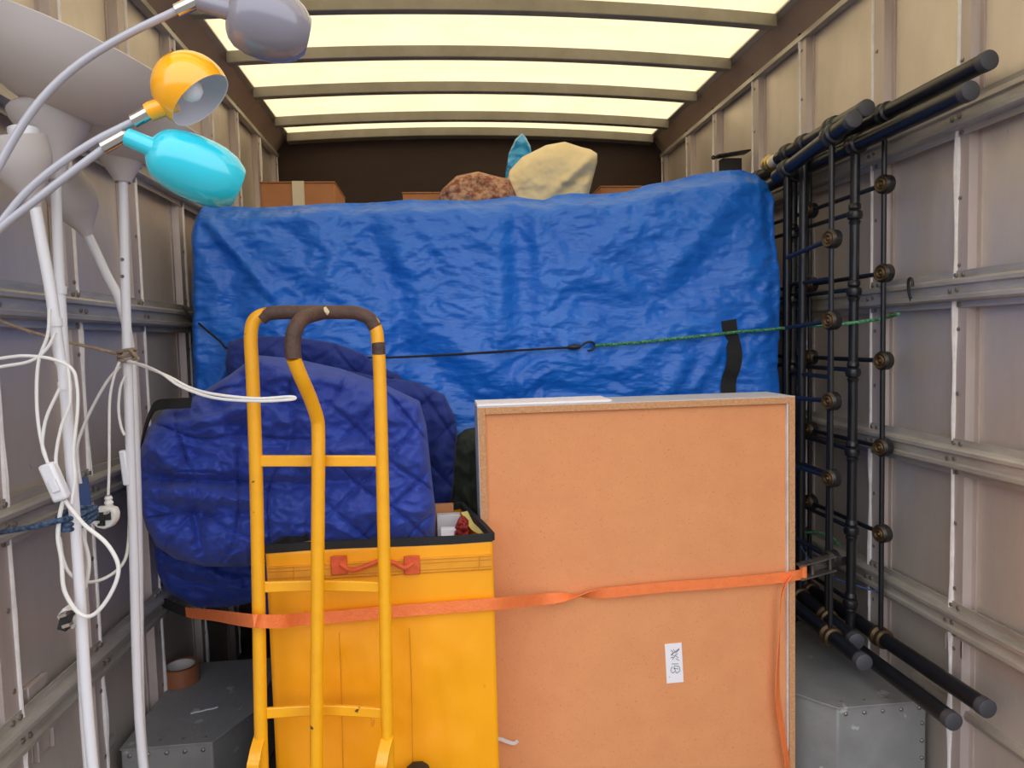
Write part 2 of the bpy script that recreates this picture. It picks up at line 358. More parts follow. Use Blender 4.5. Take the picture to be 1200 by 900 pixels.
# wheel boxes
ZB = .215
def wheelbox(side):
    X = XL if side == 'left' else XR; sg = 1 if side == 'left' else -1; g = .024
    if side == 'left': a = onz(248, 868, ZB); b_ = onz(297, 832, ZB); yf = onz(190, 868, ZB).y
    else: a = onz(982, 828, ZB); b_ = onz(935, 808, ZB); yf = a.y
    yf = a.y; ax = a.x; cx_ = ax + sg*.14; cy = yf+.17
    if side == 'left': cx_, cy = b_.x, b_.y
    t = thing('wheel_arch_box', 'grey sheet-metal wheel box on the floor at the '+('left wall, tape roll on it' if side == 'left' else 'right wall, under the bed tubes'), 'wheel box', (X+sg*.15, yf+.5, 0))
    poly = [(X+sg*g, yf), (ax, yf), (cx_, cy), (cx_, 2.085), (X+sg*g, 2.085)]
    MB().prism(poly if side == 'left' else poly[::-1], 0, ZB-.004, 'z').build('box_body', 'arch', t, bevel=.004)
    pl = [(X+sg*g, yf-.006), (ax+sg*.004, yf-.006), (cx_+sg*.006, cy-.003), (cx_+sg*.006, 2.09), (X+sg*g, 2.09)]
    MB().prism(pl, ZB-.004, ZB, 'z').build('top_plate', 'arch', t, bevel=.001)
    n = Vector((ax-(X+sg*g), 0, 0)).length
    for k in range(5):
        for zz in (ZB-.02,):
            MB().lathe((X+sg*(g+.02+k*(n-.04)/4), yf-.001, zz), (0,-1,0), [(0,.005),(.002,.005),(.004,.002),(.004,0)], 10).build('rivet', 'rivet', t)
    for k in range(4):
        MB().lathe((X+sg*(g+.012), yf-.001, ZB-.06-k*.045), (0,-1,0), [(0,.005),(.002,.005),(.004,.002),(.004,0)], 10).build('rivet', 'rivet', t)
        MB().lathe((X+sg*(g+.03+k*(n-.05)/3), yf+.02, ZB-.0005), (0,0,1), [(0,.004),(.002,.004),(.003,.002),(.003,0)], 10).build('rivet', 'rivet', t)
    return t
wheelbox('left'); wheelbox('right')
# roll of parcel tape and paper scrap on the left wheel box
p = onz(207, 806, ZB)+Vector((0,.035,0))
t = thing('tape_roll', 'brown parcel tape roll on the left wheel box', 'tape roll', (p.x, p.y, ZB))
R = .048
MB().lathe((p.x, p.y, ZB+.001), (0,0,1), [(0,R-.010),(0,R),(.048,R),(.048,R-.010),(0,R-.010)], 40).build('tape', 'ptape', t)
MB().lathe((p.x, p.y, ZB+.001), (0,0,1), [(0.001,R-.013),(0.001,R-.0105),(.047,R-.0105),(.047,R-.013),(0.001,R-.013)], 40).build('cardboard_core', 'white2', t)
p = onz(238, 836, ZB); mb = MB(); mb.ribbon([p+Vector((-.03+.012*i, .012*i*.35, .002+.001*(i % 2))) for i in range(6)], (0,1,0), .003, .001)
tag(mb.build('paper_scrap', 'paper'), 'thin white paper scrap on the left wheel box', 'paper scrap')

# ================================================================ COVERED LOAD at the back
YT = 2.08
L = thing('covered_load', 'stacked load under a crumpled blue tarpaulin across the van', 'covered load', (.1, 2.6, 0))
top = [(216,246),(222,238),(240,241),(262,239),(300,241),(350,239),(400,236),(450,234),(485,232),(560,233),(585,230),(604,226),(620,230),(640,232),(655,226),(672,224),(700,226),(740,222),(762,215),(790,210),(820,202),(850,198),(872,197),(892,202),(906,212),(912,232)]
CR = [((236,246),(330,355),7,.016),((218,262),(262,340),12,.010),((300,262),(400,245),8,.008),((425,255),(475,360),16,-.018),((470,330),(470,470),18,-.016),((540,245),(580,300),8,.006),
      ((585,240),(582,440),12,.010),((602,250),(618,420),16,-.016),((625,240),(632,330),8,.010),((400,300),(440,340),20,-.012),((330,330),(380,360),14,-.010),((690,300),(760,250),16,.010),((860,225),(760,350),16,.016),
      ((880,260),(720,400),26,-.020),((812,250),(700,300),14,.010),((700,420),(600,440),14,.010),((850,300),(905,330),18,.010),((800,420),(770,470),10,.012),((840,400),(800,470),8,.010),
      ((520,395),(600,450),14,.012),((480,400),(560,480),18,-.012),((900,230),(905,460),8,-.006),((870,345),(900,390),10,.010),((650,350),(750,360),14,-.009),((640,290),(700,330),12,.008),((480,250),(545,330),10,.010),
      ((262,300),(300,420),16,-.010),((222,300),(235,430),10,.008),((340,250),(372,330),12,-.008)]
def tarp_d(px, py):
    p = Vector((px/60, py/60, 0)); w_ = noise.noise_vector(p*.7)*.8
    d = .018*fbm(p*.55+w_, 3)
    r1 = 1-abs(noise.noise(Vector((px/46+w_.x*1.4, py/24+w_.y*1.2, 3))))*2
    d += .007*r1
    r2 = 1-abs(noise.noise(Vector((px/19+w_.y*2, py/11+w_.x*2, 8))))*2
    d += .0034*r2
    r3 = 1-abs(noise.noise(Vector((px/8+w_.y*2, py/6+w_.z*3, 5))))*2
    d += .0014*r3
    for c in CR: d += crease(px, py, *c)*1.25
    return d
NU, NV, NT = 330, 210, 26
tp = [interp(top, i/NU) for i in range(NU+1)]
vs = []
for j in range(NV+1):
    v = j/NV                                     # 0 bottom, 1 top
    for i in range(NU+1):
        s = i/NU; px = tp[i][0]; pt = tp[i][1]; py = 640*(1-v)+pt*v
        if i < 10: px -= (10-i)*.0
        ed = .10*(1-sm(0, .035, s)) + .07*(1-sm(0, .03, 1-s))
        rd = .05*sm(.93, 1.0, v)**2
        bow = -.03*math.sin(math.pi*v*.9)
        q = at(px, py, YT); k = tarp_d(px, py)
        vs.append(Vector((q.x, YT + ed + rd + bow - k, q.z)))
for j in range(1, NT+1):
    t = j/NT
    for i in range(NU+1):
        q = vs[NV*(NU+1)+i]; z = q.z - .05*(t) + .01*noise.noise(Vector((q.x*5, t*6, 0)))*min(1, t*3)
        if j < 3: z = q.z+.002*j
        vs.append(Vector((q.x, q.y+1.0*t**1.3, z)))
rows = NV+NT+1
mb = MB().add(vs, [(j*(NU+1)+i, j*(NU+1)+i+1, (j+1)*(NU+1)+i+1, (j+1)*(NU+1)+i) for j in range(rows-1) for i in range(NU)])
o = mb.build('tarpaulin', 'tarp', L, smooth=80); sdm = o.modifiers.new('thickness', 'SOLIDIFY'); sdm.thickness = .002; sdm.offset = 1
a = at(245, 250, YT+.2); bq = at(880, 640, YT+.2)
MB().box((-.70, YT+.14, .84), (.93, 3.30, CH+.36)).build('stacked_goods', 'white2', L, bevel=.02)
ch = thing('gap_filler', 'added black chest low behind the blankets, under the tarpaulin', 'filler', (.1, 2.7, 0))  # added block: its black gives the dark void, and it carries the load
MB().box((-.53, 2.15, 0.03), (.93, 3.3, .835)).build('body', 'filler', ch, bevel=.02)
for x in (-.48, .87):
    for y in (2.2, 3.24): MB().box((x-.025, y-.025, 0), (x+.025, y+.025, .03)).build('foot', 'filler', ch)
for x in (-.16, .2, .56): MB().box((x-.15, 2.138, .12), (x+.15, 2.15, .78)).build('door', 'filler', ch, bevel=.004)
# items along the top of the load
def cardbox(x0, x1, y0, y1, z0, z1, label, tx=None, nm='cardboard_box'):
    t = thing(nm, label, 'box', ((x0+x1)/2, (y0+y1)/2, z0))
    MB().box((x0, y0, z0), (x1, y1, z1)).build('carton', 'card', t, bevel=.003)
    MB().box((x0-.002, y0-.004, z1), ((x0+x1)/2-.001, y1+.002, z1+.004)).build('flap', 'card', t)
    MB().box(((x0+x1)/2+.001, y0-.004, z1), (x1+.002, y1+.002, z1+.004)).build('flap', 'card', t)
    if tx:
        MB().box((tx[0], y0-.0055, z0+.01), (tx[1], y0-.001, z1+.0055)).build('tape', 'btape', t)
        MB().box((tx[0], y0-.001, z1+.0042), (tx[1], y1, z1+.0055)).build('tape', 'btape', t)
    return t
YB = 2.75
a = at(306, 238, YB); c = at(392, 214, YB); t0 = at(343, 230, YB).x; t1 = at(357, 230, YB).x
cardbox(a.x, c.x, YB, YB+.3, CH+.40, c.z, 'brown cardboard box with cream tape strip, at left of the load', (t0, t1))
YB = 2.6; a = at(472, 233, YB); c = at(542, 227, YB)
cardbox(a.x, c.x, YB, YB+.25, CH+.40, c.z+.002, 'shallow brown carton on the load behind the patterned cushion')
YB = 2.75; a = at(704, 226, YB); c = at(752, 219, YB)
cardbox(a.x, c.x, YB, YB+.3, CH+.42, c.z, 'flat brown carton on the load right of the cream bag')
def soft(px, py, s, t): return .012*fbm(Vector((px/14, py/14, 1)), 4)
o = lump('patterned_cushion', [(514,232),(518,222),(535,206),(560,201),(580,206),(597,210),(606,230)], [(514,234),(540,262),(580,266),(606,236)], 2.52, .1,
         'rug', lambda px, py, s, t: soft(px, py, s, t)+crease(px, py, (566,204), (556,232), 6, -.02), 60, 40, 3)
tag(o, 'red-brown floral patterned cushion lying on the load', 'cushion')
o = lump('cream_bag', [(592,225),(597,200),(612,184),(640,170),(662,166),(680,172),(692,175),(700,180),(700,190)], [(592,230),(600,258),(640,270),(680,266),(696,205)], 2.62, .13,
         'cream', lambda px, py, s, t: .010*fbm(Vector((px/20, py/20, 4)), 3)+crease(px, py, (700,178), (650,225), 5, .014)+crease(px, py, (694,200), (655,228), 5, -.014)+crease(px, py, (690,215), (660,212), 4, .01), 80, 60, 3)
tag(o, 'bulging cream plastic bag on top of the load', 'bag')
o = lump('blue_plastic_bag', [(592,205),(596,180),(604,163),(612,156),(617,162),(622,172),(624,190)], [(592,210),(600,236),(622,236),(625,196)], 2.80, .05,
         'blueb', lambda px, py, s, t: .02*fbm(Vector((px/7, py/9, 4)), 3), 40, 40, 3)
tag(o, 'bright blue plastic bag standing behind the cream bag', 'bag')
# black metal bracket above the load, right
t = thing('metal_bracket', 'black flat-topped metal stand on the load near the right wall', 'stand', at(857, 200, 2.6))
a = at(838, 184, 2.6); c = at(876, 178, 2.6); mb = MB()
MB().ribbon([a, a+(c-a)*.5, c], (0,1,0), .03, .006).build('top_plate', 'dark', t)
a = at(846, 186, 2.61); c = at(868, 186, 2.61)
MB().box((a.x, 2.60, CH+.44), (c.x, 2.64, a.z-.0)).build('post', 'dark', t)
mb = MB(); q = at(838, 184, 2.58); mb.tube(crom([q, q+Vector((-.008,0,.004)), q+Vector((-.012,0,-.004)), q+Vector((-.004,0,-.008))]), .003, 8).build('hook_end', 'dark', t)
# webbing on the tarp, right
def tz(px, py, off=.012):                          # point just in front of the tarpaulin
    q = at(px, py, YT); v = (py-640)/(interp(top, (px-216)/696)[1]-640)
    return at(px, py, YT - .03*math.sin(math.pi*v*.9) - tarp_d(px, py) - off)
pts = [tz(*p) for p in [(854,375),(856,392),(860,407),(861,420),(858,434),(854,447),(854,470),(855,520)]]
tag(MB().ribbon(crom(pts, 5), (1,0,0), .023, .003).build('webbing_strap', 'black'), 'short black webbing strap hanging on the tarpaulin', 'strap')

# ================================================================ BLANKETS
def quilt(period, ang, amp, seed, wob=.25, lev=.004):
    ca, sa = math.cos(ang), math.sin(ang)
    def f(px, py, s, t):
        w_ = noise.noise_vector(Vector((px/90, py/90, seed)))*wob*period*1.2
        x, y = px+w_.x, py+w_.y
        u = (x*ca+y*sa)/period; v = (-x*sa+y*ca)/period
        du = abs(u-round(u))*period; dv = abs(v-round(v))*period
        g = math.exp(-(du/2.3)**2) + math.exp(-(dv/2.3)**2)
        puff = abs(math.sin(math.pi*u)*math.sin(math.pi*v))**.5
        p = Vector((px/55, py/45, seed))
        return amp*(puff*.8 - g*.75) + .022*fbm(p, 3) + lev*(1-abs(noise.noise(Vector((px/17, py/13, seed+2))))*2)
    return f
q1 = quilt(46, math.radians(42), .012, 1); q2 = quilt(40, math.radians(50), .008, 5); q3 = quilt(58, math.radians(8), .012, 9, .5, .009)
def d1(px, py, s, t):
    k = sm(330, 420, px)
    d = q1(px, py, s, t)*k + q3(px, py, s, t)*(1-k) + (1-k*.6)*.028*noise.noise(Vector((px/48, py/36, 6))) + .006*(1-abs(noise.noise(Vector((px/26, py/15, 11))))*2)
    for c in [((165,560),(300,566),7,-.03),((230,560),(160,520),9,.015),((220,450),(300,520),10,-.018),((205,500),(330,470),8,.018),((215,540),(240,660),6,-.012),((300,540),(440,520),12,.02),((170,575),(300,590),12,.025),
              ((250,600),(310,600),8,-.014),((270,430),(330,480),8,-.015),((320,440),(430,450),8,.015),((430,440),(500,480),10,.012),((300,575),(430,560),9,-.018)]:
        d += crease(px, py, *c)*1.7
    return d
o = lump('moving_blanket', [(160,560),(163,530),(175,500),(190,482),(222,468),(268,440),(300,416),(345,420),(400,432),(450,450),(492,470),(500,500),(506,560),(511,600)],
         [(163,590),(172,620),(183,640),(205,655),(240,664),(290,664),(330,656),(400,650),(460,640),(511,632)], 1.80, .275, 'blanket', d1, 260, 190, 6)
tag(o, 'large crumpled quilted navy moving blanket on top, behind the sack truck', 'blanket')
o = lump('moving_blanket', [(264,425),(268,400),(290,394),(340,394),(392,402),(425,414),(442,428),(470,440)], [(266,440),(300,470),(400,490),(470,470)], 2.03, .06, 'blanket2',
         lambda px, py, s, t: q2(px, py, s, t)+crease(px, py, (300,430), (440,440), 10, -.02)+crease(px, py, (330,400), (360,440), 8, -.012), 120, 50, 4)
tag(o, 'rolled dark navy quilted blanket, topmost fold against the tarpaulin', 'blanket')
o = lump('moving_blanket', [(400,432),(440,440),(490,448),(520,462),(534,490),(536,520)], [(400,600),(450,640),(500,640),(526,620),(532,560)], 2.0, .09, 'blanket2',
         lambda px, py, s, t: q2(px, py, s, t)+crease(px, py, (440,470), (525,480), 8, -.015)+crease(px, py, (505,470), (500,600), 8, -.015), 120, 90, 4)
tag(o, 'folded quilted navy blanket behind, reaching right towards the green cloth', 'blanket')
o = lump('moving_blanket', [(172,600),(220,600),(300,600),(420,600),(500,600)], [(182,670),(196,695),(230,712),(262,712),(300,706),(400,880),(500,890)], 1.99, .11, 'blanket',
         lambda px, py, s, t: q3(px, py, s, t)+crease(px, py, (190,660), (300,690), 8, .02), 110, 80, 4)
tag(o, 'lowest navy quilted blanket bulging out over the dark gap', 'blanket')
o = lump('green_cloth', [(522,560),(526,530),(534,512),(545,503),(560,500),(590,505)], [(520,600),(530,640),(560,650),(600,650)], 1.98, .05, 'green', lambda px, py, s, t: .02*fbm(Vector((px/16, py/30, 4)), 3), 50, 60, 3)
tag(o, 'dark green cloth bundle squeezed between blankets and chipboard cabinet', 'cloth')
pts = [at(163, 540, 1.74), at(168, 510, 1.67), at(176, 486, 1.61), at(184, 475, 1.56), at(202, 473, 1.52), at(224, 472, 1.50)]
tag(MB().ribbon(crom(pts, 6), (0,.35,1), .011, .003).build('webbing_strap', 'black'), 'black webbing loop along the left edge of the big blanket', 'strap')

# ================================================================ CABINET (back towards us)
YC = 1.60
tl = at(560, 477, YC); tr = at(932, 466, YC)
x0, x1, zt = tl.x, tr.x, (tl.z+tr.z)/2; e_ = .016; D = .15
t = thing('cabinet', 'chipboard cabinet with hardboard back facing out, strapped upright', 'cabinet', ((x0+x1)/2, YC+D/2, 0))
MB().box((x0, YC, 0), (x0+e_, YC+D, zt)).build('side_panel', 'chip', t, bevel=.001)
MB().box((x1-e_, YC, 0), (x1, YC+D, zt)).build('side_panel', 'chip', t, bevel=.001)
MB().box((x0+e_, YC, zt-e_), (x1-e_, YC+D, zt)).build('top_panel', 'chip', t, bevel=.001)
MB().box((x0+e_, YC, 0), (x1-e_, YC+D, e_)).build('bottom_panel', 'chip', t)
MB().box((x0+e_-.001, YC+.010, e_-.001), (x1-e_+.001, YC+.014, zt-e_+.001)).build('back_panel', 'hard', t)
MB().box((x0-.0012, YC+.001, 0), (x0, YC+D, zt+.001)).build('side_laminate', 'lam', t, label='pale grey laminate face')
MB().box((x0, YC+.001, zt), (x1, YC+D, zt+.0015)).build('top_laminate', 'lam', t, label='pale grey laminate face')
MB().box((x0, YC+.03, zt+.0015), (x0+(x1-x0)*.42, YC+D, zt+.006)).build('top_strip', 'paper', t, label='white strip along the top')
MB().box((x1-e_-.0045, YC-.0004, 0), (x1-e_-.002, YC+.010, zt-e_)).build('white_edging', 'seal', t)
# sticker
a = at(779, 755, YC+.009); c = at(801, 799, YC+.009)
sdz = Vector((.004, 0, 0))
st = MB(); st.add([Vector((a.x, YC+.0086, a.z)), Vector((c.x-.004, YC+.0086, a.z+.001)), Vector((c.x, YC+.0086, c.z)), Vector((a.x+.004, YC+.0086, c.z-.001)),
                   Vector((a.x, YC+.0100, a.z)), Vector((c.x-.004, YC+.0100, a.z+.001)), Vector((c.x, YC+.0100, c.z)), Vector((a.x+.004, YC+.0100, c.z-.001))],
                  [(0,1,2,3),(7,6,5,4),(0,4,5,1),(1,5,6,2),(2,6,7,3),(3,7,4,0)])
S = st.build('sticker', 'paper', t, smooth=0, label='white sticker with handwritten letters')
def stroke(L_):
    return [at(x_, y_, YC+.0078) for x_, y_ in L_]
mb = MB()
for sgm in [[(786,762),(789,764),(787,767),(791,769),(788,773)], [(789,761),(792,765),(796,761)],[(786,768),(796,760)],[(794,766),(791,768),(795,771)],[(786,771),(789,770)],[(792,772),(796,774)],
            [(788,781),(786,785),(788,789),(791,787)],[(790,780),(796,781),(797,786),(793,789),(791,785),(790,781)],[(787,778),(795,778)],[(784,793),(785,794)],[(789,783),(795,784)]]:
    mb.tube(stroke(sgm), .0006, 5)
mb.build('handwriting', 'ink', S, kind='stuff')
# scrap of torn tape at the lower left of the board
mb = MB(); pts = [at(x_, y_, YC+.004) for x_, y_ in [(577,866),(586,866),(594,869),(602,871),(607,868)]]
mb.ribbon(crom(pts, 4), (0,.3,1), .004, .001); mb.build('torn_tape', 'white2', t)

# ================================================================ YELLOW BAG
YG = 1.45
a = at(311, 630, YG); c = at(577, 628, YG); zt = c.z-.002
bx0, bx1 = a.x, c.x; yb = YG+.30
t = thing('removal_bag', 'tall yellow fabric carry bag behind the sack truck', 'bag', ((bx0+bx1)/2, YG+.15, 0))
def bagwall(p, q, nu=50, nv=50, seed=0, amp=.006):
    p, q = Vector(p), Vector(q); mb = MB(); vs = []; d = (q-p); nrm = Vector((d.y, -d.x, 0)).normalized()
    for j in range(nv+1):
        for i in range(nu+1):
            u, v = i/nu, j/nv; base = p+d*u; z = zt*v
            k = (1-sm(.70, .80, v)*.75)*amp*fbm(Vector((u*3+seed, v*5, seed)), 3)*min(1, 6*u, 6*(1-u)) + (1-sm(.70, .80, v)*.8)*amp*.5*(1-abs(noise.noise(Vector((u*9+.4*v*5, v*4, seed+3))))*2)*min(1, 6*u, 6*(1-u))
            vs.append((base.x+nrm.x*k, base.y+nrm.y*k, z))
    return mb.add(vs, [(j*(nu+1)+i, j*(nu+1)+i+1, (j+1)*(nu+1)+i+1, (j+1)*(nu+1)+i) for j in range(nv) for i in range(nu)])
cn = [(bx0, YG, 0), (bx1, YG, 0), (bx1-.055, yb, 0), (bx0+.03, YG+.06, 0)]
for i, nm in enumerate(('front_panel', 'side_panel', 'back_panel', 'side_panel')):
    o = bagwall(cn[i], cn[(i+1) % 4], seed=i*3+1, amp=.006 if i == 0 else .004).build(nm, 'bag', t, smooth=80)
    sd = o.modifiers.new('thickness', 'SOLIDIFY'); sd.thickness = .003
MB().prism([(p[0], p[1]) for p in cn], .002, .006, 'z').build('base', 'bag', t)
rim = [Vector((p[0], p[1], zt)) for p in cn]; mb = MB()
for i in range(4):
    mb.ribbon([rim[i]+(rim[(i+1) % 4]-rim[i])*k/6+Vector((0,0,.002*math.sin(k))) for k in range(7)], (0,0,1), .008, .010)
mb.build('rim_binding', 'black', t, label='black bound rim')
# reinforcing band with stitch lines on the front
za = at(440, 658, YG).z; zb_ = at(440, 674, YG).z
zs = lambda px, py: at(px, py, YG).z
MB().box((bx0+.002, YG-.0075, zs(440,674)), (bx1-.002, YG-.002, zs(440,656))).build('band', 'bagband', t, bevel=.001)
mb = MB()
for py in (658, 662, 670, 673):
    mb.tube([(bx0+.004, YG-.008, zs(440,py)), (bx1-.004, YG-.008, zs(440,py))], .0008, 5)
for px in (486, 562, 345): mb.tube([(at(px,660,YG).x, YG-.0082, zs(440,657)), (at(px,660,YG).x-.002, YG-.0082, zs(440,674))], .0008, 5)
mb.build('stitching', 'stitch', t, kind='stuff')
mb = MB()
for px in (398, 480): mb.tube([(at(px,760,YG).x+.002*math.sin(k*.7+px), YG-.0082+.001*math.sin(k), zt*k/12+.0) for k in range(1, 10)], .0006, 5)
mb.build('seam', 'stitch', t, kind='stuff')
H = MB().tube(pxpath([(399,661,YG-.012),(412,668,YG-.02),(428,664,YG-.022),(446,657,YG-.022),(460,659,YG-.022),(474,665,YG-.018),(484,660,YG-.012)]), .005, 8).build('handle', 'bagpatch', t)
for px in (398, 483):
    a = at(px-9, 672, YG); c = at(px+9, 649, YG); MB().box((a.x, YG-.013, a.z), (c.x, YG-.0075, c.z)).build('patch', 'bagpatch', H, bevel=.002)
# contents that show at the right of the opening
def small(name, m, a, c, Y, th, label, cat):
    p = at(a[0], a[1], Y); q = at(c[0], c[1], Y)
    return tag(MB().box((p.x, Y, p.z), (q.x, Y+th, q.z)).build(name, m, bevel=.002), label, cat)
MB().prism([(bx0+.03, YG+.02), (bx1-.06, YG+.02), (bx1-.07, yb-.02), (bx0+.05, YG+.055)], .006, zt-.075, 'z').build('packed_contents', 'white2', t, label='packed goods filling the bag')
p1 = zt-.073
def inbag(name, m, px0, px1, Y, zh, th, label, cat):
    xa = at(px0, 610, Y).x; xb = at(px1, 610, Y).x
    return tag(MB().box((xa, Y, p1), (xb, Y+th, p1+zh)).build(name, m, bevel=.002), label, cat)
inbag('cardboard_piece', 'card', 508, 532, 1.70, .088, .02, 'small brown cardboard box edge inside the yellow bag', 'box')
inbag('book', 'white2', 512, 540, 1.66, .072, .025, 'grey-white book upper edge inside the yellow bag', 'book')
inbag('book', 'paper', 516, 536, 1.61, .052, .022, 'paler white book in front inside the yellow bag', 'book')
o = lump('red_cloth', [(532,620),(538,606),(544,604),(549,610),(551,622)], [(532,630),(540,650),(551,640)], 1.62, .02, 'red', lambda px, py, s, t: .02*fbm(Vector((px/5, py/5, 4)), 3), 24, 24, 3)
tag(o, 'small crumpled red wrapper inside the yellow bag', 'wrapper')
pts = pxpath([(544,600,1.66),(550,610,1.62),(556,618,1.58),(566,623,1.52)]); 
tag(MB().ribbon(pts, (0,1,0.3), .008, .002).build('paper_strip', 'yel2'), 'pale yellow paper strip over the bag rim beside the cabinet', 'paper')

# ================================================================ SACK TRUCK
YK = 1.36; r = .0125
t = thing('sack_truck', 'yellow steel sack truck with brown taped handle, upright', 'sack truck', at(375, 700, YK)*1.0)
t.location.z = 0
def P(px, py, dy=0): return at(px, py, YK+dy)
zf = .13
def down(px, py, z): a = P(px, py); return Vector((a.x, a.y, z))
lp = [P(307,900), P(303,700), P(300,550), P(296,440), P(294,400), P(296,380), P(303,371), P(315,367)]
rp = [P(455,900), P(451,700), P(448,550), P(445,440), P(443,405), P(441,387), P(434,374), P(420,367)]
lb = Vector((P(307,900).x+.004, YK, .10)); rb = Vector((P(455,900).x+.004, YK, .10))
MB().tube(crom([lb]+lp, 6), r, 14).build('side_tube', 'truck', t, smooth=60)
MB().tube(crom([rb]+rp, 6), r, 14).build('side_tube', 'truck', t, smooth=60)
# brown taped top bar
MB().tube(crom([P(306,373), P(315,367.5), P(335,366), P(370,366), P(405,366), P(420,367.5), P(433,373.5), P(440,384)], 6), r*1.06, 14).build('handle_grip', 'tape', t, label='brown taped top bar')
MB().tube(crom([P(443.2,400,-.0005), P(443.6,408,-.001), P(444,417,-.0005)], 4), [r*.7]+[r*1.03]*7+[r*.7], 14).build('tape_patch', 'tape', t)
# centre tube: taped loop from the top bar curving down, then straight
ct = [P(378,366,-.004), P(366,369,-.035), P(354,374,-.07), P(346,386,-.095), P(343,402,-.10), P(344,420,-.10), P(352,440,-.085), P(363,465,-.055), P(371,488,-.03), P(373,505,-.025), P(373,560,-.028), P(372,700,-.028), P(371,900,-.028)]
MB().tube(crom(ct[5:] + [Vector((P(371,900).x, YK-.028, .03))], 6), r*1.02, 14).build('centre_tube', 'truck', t, smooth=60)
MB().tube(crom(ct[:6], 8), r*1.12, 14).build('centre_grip', 'tape', t, label='brown taped loop grip')
mb = MB(); mb.tube([P(370,363.5,-.012), P(381,365,-.014), P(385,367,-.012)], [.004,.009,.004], 8); mb.build('torn_tape', 'btape', t)
for py, l, rr_ in ((540,302,447), (688,304,450), (836,306,453)):
    pa, pb = P(l, py), P(rr_, py); dp = Vector((0,0,.0105))
    mb = MB(); c0 = (pa+pb)/2; u = (pb-pa)/2; 
    if py < 600: mb.obox(c0, u, Vector((0,.006,0)), dp)
    else:
        pts = [pa+(pb-pa)*k/10+Vector((0,.0+.02*math.sin(math.pi*k/10), -.004*math.sin(math.pi*k/10))) for k in range(11)]
        mb.ribbon(pts, (0,0,1), .0105, .008)
    mb.build('cross_bar', 'truck', t, bevel=.002)
# curved braces, axle, wheels, toe plate
for sx_, px in ((-1, 305), (1, 455)):
    a = P(px, 862, .0); bq = P(px-8, 885, -.03)
    MB().ribbon(crom([a, P(px-4,876,-.02), P(px-7,890,-.035), P(px-9,905,-.04), Vector((P(px-10,905).x, YK-.02, .22)), Vector((P(px-6,905).x, YK-.01, .15))], 6), (1,0,0), .011, .006).build('brace', 'truck', t)
yw = YK+.02; R = .135
xl, xr = lb.x-.056, rb.x+.050
MB().tube([(xl-.04, yw, R), (xr+.04, yw, R)], .009, 12).build('axle', 'iron', t)
for x in (xl, xr):
    W_ = MB().lathe((x-.03, yw, R), (1,0,0), [(0,.075),(0,.105),(.008,.127),(.02,.135),(.04,.135),(.052,.127),(.06,.105),(.06,.075)], 36).build('wheel', 'tyre', t)
    MB().lathe((x-.022, yw, R), (1,0,0), [(0,.012),(0,.076),(.044,.076),(.044,.012)], 24).build('hub', 'truck', W_)
MB().box((lb.x-.02, YK-.235, .004), (rb.x+.02, YK-.01, .010)).build('toe_plate', 'truck', t, bevel=.002)
for q in (lb, rb): MB().box((q.x-.008, YK-.02, .008), (q.x+.008, YK+.02, .13)).build('foot_bracket', 'truck', t)

# ================================================================ ORANGE RATCHET STRAP
t = thing('ratchet_strap', 'orange ratchet strap stretched across bag and cabinet', 'strap', (.1, 1.5, CH-.6))
S_ = [(186,704,1.93),(218,717,1.80),(250,721,1.62),(290,727,1.338),(306,728,1.330),(330,728,1.36),(362,725,1.42),(400,722,1.428),(455,717,1.432),(520,712,1.434),(575,708,1.436),(600,706,1.48),(640,702,1.575),(700,696,1.59),(740,692,1.590),(780,688,1.590),(850,683,1.590),(915,677,1.590),(934,674,1.592),(942,673,1.605)]
pts = crom([at(*p) for p in S_], 6); mb = MB(); wd = []
for i, p in enumerate(pts):
    f_ = i/(len(pts)-1); Xp = p.x
    tw = sm(.20, .38, Xp)*math.pi
    wd.append(Vector((0, math.sin(tw)*.999, math.cos(tw))))
k0 = 6
o = MB().ribbon(pts[k0:], wd[k0:], .0125, .002).build('webbing', 'strap', t)
MB().ribbon(pts[:k0+1], wd[:k0+1], .0125, .004).build('sleeve', 'black', t, label='black sleeve at the left end')
tail = [(928,674,1.586),(921,684,1.584),(916,700,1.585),(914,730,1.586),(912,770,1.588),(911,810,1.588),(914,840,1.587),(919,870,1.586),(923,900,1.586),(925,940,1.588)]
pt = crom([at(*p) for p in tail], 6); wt = [Vector((math.cos(a_), .8*math.sin(a_), .2)) for a_ in [.9+.3*math.sin(i*.12) for i in range(len(pt))]]
MB().ribbon(pt, wt, .0095, .002).build('loose_tail', 'strap', t)
g = at(934, 671, 1.60); h_ = at(1003, 655, 1.98); g1 = at(996, 654, 1.655); dv = (g1-g).normalized(); upv = Vector((0,0,1)); sdv = dv.cross(upv).normalized(); upv = sdv.cross(dv)
RT = MB()
for s2 in (-1, 1): RT.obox(g+dv*.062+upv*s2*.0175, dv*.058, sdv*.012, upv*.002)
RT = RT.build('ratchet', 'iron', t, bevel=.001)
MB().tube([g+dv*.02-upv*.015, g+dv*.02+upv*.015], .009, 12).build('spool', 'strap', RT)
for k in (.02, .05, .11): MB().tube([g+dv*k-upv*.021, g+dv*k+upv*.021], .004, 10).build('pin', 'iron', RT)
mb = MB(); mb.obox(g+dv*.088-sdv*.012, dv*.034, sdv*.002, upv*.014); mb.build('lever', 'iron', RT, bevel=.001)
MB().ribbon([g+dv*.115, h_-(h_-g1).normalized()*.03], upv, .011, .003).build('short_webbing', 'black', RT)
q = Vector((XR-.046, h_.y, CH-.685)); MB().tube(crom([h_-(h_-g1).normalized()*.03, h_, q+Vector((-.012,0,.012)), q+Vector((-.006,.012,.0))], 5), .004, 8).build('end_hook', 'iron', RT)

